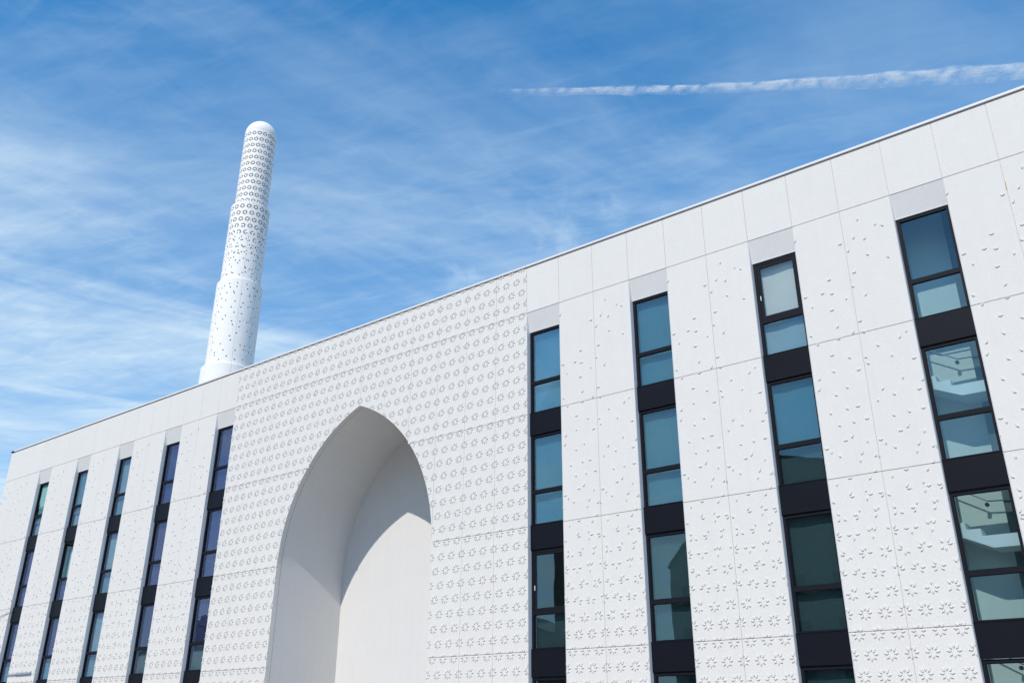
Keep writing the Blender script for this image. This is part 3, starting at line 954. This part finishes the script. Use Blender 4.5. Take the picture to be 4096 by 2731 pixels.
def house(name, x0, x1, y0, y1, eave, ridge, m, roofm, label, win_rows, xr=None, eave2=None):
    e2 = eave if eave2 is None else eave2
    h = empty(name, ((x0+x1)/2, (y0+y1)/2, 0), label, 'building')
    def T(o):
        o.location = (-(x0+x1)/2, -(y0+y1)/2, 0); return o
    xr = (x0+x1)/2 if xr is None else xr
    # gable end faces the street (+y side)
    T(MB().poly_xz([(x0, -0.12), (x1, -0.12), (x1, e2), (xr, ridge), (x0, eave)], y0, y1).build('wall', m, h))
    for (xa, za, xb, zb) in ((x0, eave, xr, ridge), (xr, ridge, x1, e2)):
        v = [(xa, y0-0.4, za+0.03), (xb, y0-0.4, zb+0.03), (xb, y1+0.4, zb+0.03), (xa, y1+0.4, za+0.03)]
        v += [(a, b, c+0.22) for a, b, c in v]
        T(mesh_obj('roof', v, [(0,3,2,1), (4,5,6,7), (0,1,5,4), (1,2,6,5), (2,3,7,6), (3,0,4,7)], roofm, h))
    T(MB().box((xr-1.6, y1-3.0, ridge-1.4), (xr-0.6, y1-2.0, ridge+1.1)).build('chimney', m, h))
    for r in range(win_rows):
        z = 1.2 + r*3.2
        n = max(2, int((x1-x0)/3.0))
        for i in range(n):
            x = x0 + (i+0.5)*(x1-x0)/n
            if z+1.6 > min(eave, e2) + (ridge-eave)*(1-abs(x-xr)/max(xr-x0, x1-xr)) - 0.6: continue
            fr = MB(); ring(fr, x-0.55, x+0.55, z, z+1.6, 0.07, y1+0.005, y1+0.06)
            w_ = T(fr.build('window', M_BRICK, h))
            MB().box((x-0.48, y1+0.010, z+0.07), (x+0.48, y1+0.02, z+1.53)).build('pane', M_SPAN, w_)
    return h
house('gabled_house', -4.6, 22.5, -62, -45, 13.8, 21.8, M_BRICK, M_SLATE, 'tall dark brick gabled house across the street, mirrored in the window strips', 4, xr=3.6, eave2=16.5)
house('narrow_house', -16.3, -10.2, -49.0, -45.5, 16.6, 17.4, M_BRICK, M_SLATE, 'narrow tall dark block with a shallow roof beside the gabled house across the street', 4)
house('brick_house', -33.0, -17.2, -56, -46, 9.6, 12.0, M_BRICK, M_SLATE, 'low dark brick house left of the narrow tall block across the street', 2)
house('rendered_house', -86.0, -62.0, -66, -48, 10.5, 14.5, M_RENDER, M_SLATE, 'wide grey rendered house across the street behind the trees', 3)
house('low_house', 19.0, 36.0, -64, -47, 7.5, 12.0, M_RENDER, M_SLATE, 'low grey rendered house across the street, right of the gabled house', 2)

def tree(x, y, h, label, seed):
    rn = random.Random(seed)
    t = empty('street_tree', (x, y, 0), label, 'tree', 'trees across the street')
    tr = MB(); tr.tube((0, 0, -0.12), (0.1, 0.05, h*0.45), 0.22, 9)
    for i in range(6):
        a = i*1.05; tr.tube((0.1, 0.05, h*0.40), (math.cos(a)*h*0.2, math.sin(a)*h*0.2, h*0.68), 0.08, 6)
    tr.build('trunk', M_BARK, t)
    v, f = [], []
    for c in range(46):
        u_ = Vector((rn.gauss(0, 1), rn.gauss(0, 1), rn.gauss(0, 0.8))).normalized()*rn.uniform(0.35, 1.0)
        cx, cy, cz = u_.x*h*0.30, u_.y*h*0.30, h*0.68+u_.z*h*0.28
        rad = rn.uniform(0.5, 1.0)
        for q in range(70):
            d = Vector((rn.gauss(0, 1), rn.gauss(0, 1), rn.gauss(0, 1))).normalized()*rad*rn.uniform(0.5, 1)
            p = Vector((cx, cy, cz))+d
            e1 = Vector((rn.uniform(-1, 1), rn.uniform(-1, 1), rn.uniform(-1, 1))).normalized()*0.14
            e2 = e1.orthogonal().normalized()*0.08; n = len(v)
            v += [tuple(p-e1), tuple(p+e2), tuple(p+e1), tuple(p-e2)]; f.append((n, n+1, n+2, n+3))
    mesh_obj('crown', v, f, M_LEAF, t)
tree(-38, -36, 10.5, 'leafy green street tree left of the narrow dark block', 3)
tree(-52, -40, 9.5, 'leafy green street tree in front of the wide grey house', 5)
tree(-70, -37, 8.5, 'leafy green street tree farthest left across the street', 8)

# ------------------------------------------------------------------ contrail
H = 1200.0
track = [(-960, 1078, 5.0), (-824, 1180, 5.5), (-712, 1262, 6), (-569, 1362, 6.5), (-461, 1434, 7.5), (-352, 1503, 9), (-210, 1592, 11), (-140, 1636, 12), (-33, 1700, 12.5), (120, 1786, 14), (330, 1890, 16)]
pts = []
for (x0, y0, r0), (x1, y1, r1) in zip(track, track[1:]):
    n = max(1, int(math.hypot(x1-x0, y1-y0)/6))
    for i in range(n):
        t = i/n; pts.append((x0+(x1-x0)*t, y0+(y1-y0)*t, r0+(r1-r0)*t))
v, f = [], []; seg = 28
def add_trail(scale, dz, seed):
    n0 = len(v)
    for i, (x, y, r) in enumerate(pts):
        a, b = pts[max(0, i-1)], pts[min(len(pts)-1, i+1)]
        d = Vector((b[0]-a[0], b[1]-a[1], 0)).normalized(); s_ = Vector((-d.y, d.x, 0))
        wob = mnoise.noise(Vector((i*0.05, seed, 0)))*r*0.35
        for q in range(seg):
            t = 2*math.pi*q/seg
            k = 1.0 + 0.45*mnoise.noise(Vector((i*0.12+math.cos(t), math.sin(t), seed)))
            rr_ = r*scale*k
            v.append((x+s_.x*(math.cos(t)*rr_+wob), y+s_.y*(math.cos(t)*rr_+wob), H+dz*r+math.sin(t)*rr_*0.8))
    for i in range(len(pts)-1):
        for q in range(seg):
            j = (q+1) % seg; f.append((n0+i*seg+q, n0+i*seg+j, n0+(i+1)*seg+j, n0+(i+1)*seg+q))
for sc_, dz_, sd_ in ((0.40, 0.15, 7.0), (0.6, 0.1, 2.0), (0.8, 0.0, 1.0), (1.0, -0.1, 5.0), (1.3, -0.4, 13.0), (1.6, -0.7, 17.0)):
    add_trail(sc_, dz_, sd_)
vm = bpy.data.materials.new('contrail_ice'); vm.use_nodes = True
nt = vm.node_tree; nt.nodes.clear()
N_ = nt.nodes.new; Lk = nt.links.new
o_ = N_('ShaderNodeOutputMaterial')
df = N_('ShaderNodeBsdfDiffuse'); df.inputs[0].default_value = (0.93, 0.94, 0.95, 1)
tl = N_('ShaderNodeBsdfTranslucent'); tl.inputs[0].default_value = (0.93, 0.94, 0.95, 1)
ms = N_('ShaderNodeMixShader'); ms.inputs[0].default_value = 0.5; Lk(df.outputs[0], ms.inputs[1]); Lk(tl.outputs[0], ms.inputs[2])
tr_ = N_('ShaderNodeBsdfTransparent')
lw = N_('ShaderNodeLayerWeight'); lw.inputs['Blend'].default_value = 0.5
inv = N_('ShaderNodeMapRange'); inv.interpolation_type = 'SMOOTHSTEP'
inv.inputs['From Min'].default_value = 0.93; inv.inputs['From Max'].default_value = 0.05
Lk(lw.outputs['Facing'], inv.inputs['Value'])
geo = N_('ShaderNodeNewGeometry'); mp = N_('ShaderNodeMapping')
mp.inputs['Rotation'].default_value = (0, 0, math.radians(-75)); mp.inputs['Scale'].default_value = (1.6, 3.4, 2.0)
Lk(geo.outputs['Position'], mp.inputs['Vector'])
n1 = N_('ShaderNodeTexNoise'); n1.inputs['Scale'].default_value = 0.022; n1.inputs['Detail'].default_value = 5; n1.inputs['Roughness'].default_value = 0.5
Lk(mp.outputs[0], n1.inputs['Vector'])
r1_ = N_('ShaderNodeMapRange'); r1_.inputs['From Min'].default_value = 0.40; r1_.inputs['From Max'].default_value = 0.70
r1_.inputs['To Max'].default_value = 0.22
Lk(n1.outputs['Fac'], r1_.inputs['Value'])
al = N_('ShaderNodeMath'); al.operation = 'MULTIPLY'; al.use_clamp = True
Lk(inv.outputs[0], al.inputs[0]); Lk(r1_.outputs[0], al.inputs[1])
sx_ = N_('ShaderNodeSeparateXYZ'); Lk(geo.outputs['Position'], sx_.inputs[0])
fd = N_('ShaderNodeMapRange'); fd.interpolation_type = 'SMOOTHSTEP'
fd.inputs['From Min'].default_value = -930; fd.inputs['From Max'].default_value = -700; fd.inputs['To Min'].default_value = 0.0
Lk(sx_.outputs[0], fd.inputs['Value'])
al2 = N_('ShaderNodeMath'); al2.operation = 'MULTIPLY'; Lk(al.outputs[0], al2.inputs[0]); Lk(fd.outputs[0], al2.inputs[1])
mx_ = N_('ShaderNodeMixShader'); Lk(al2.outputs[0], mx_.inputs[0]); Lk(tr_.outputs[0], mx_.inputs[1]); Lk(ms.outputs[0], mx_.inputs[2])
Lk(mx_.outputs[0], o_.inputs['Surface'])
o = mesh_obj('contrail', v, f, vm)
for p_ in o.data.polygons: p_.use_smooth = True
S.cycles.transparent_max_bounces = 40
o['label'] = 'long thin white vapour trail crossing the blue sky above the roof'; o['category'] = 'contrail'; o['kind'] = 'stuff'
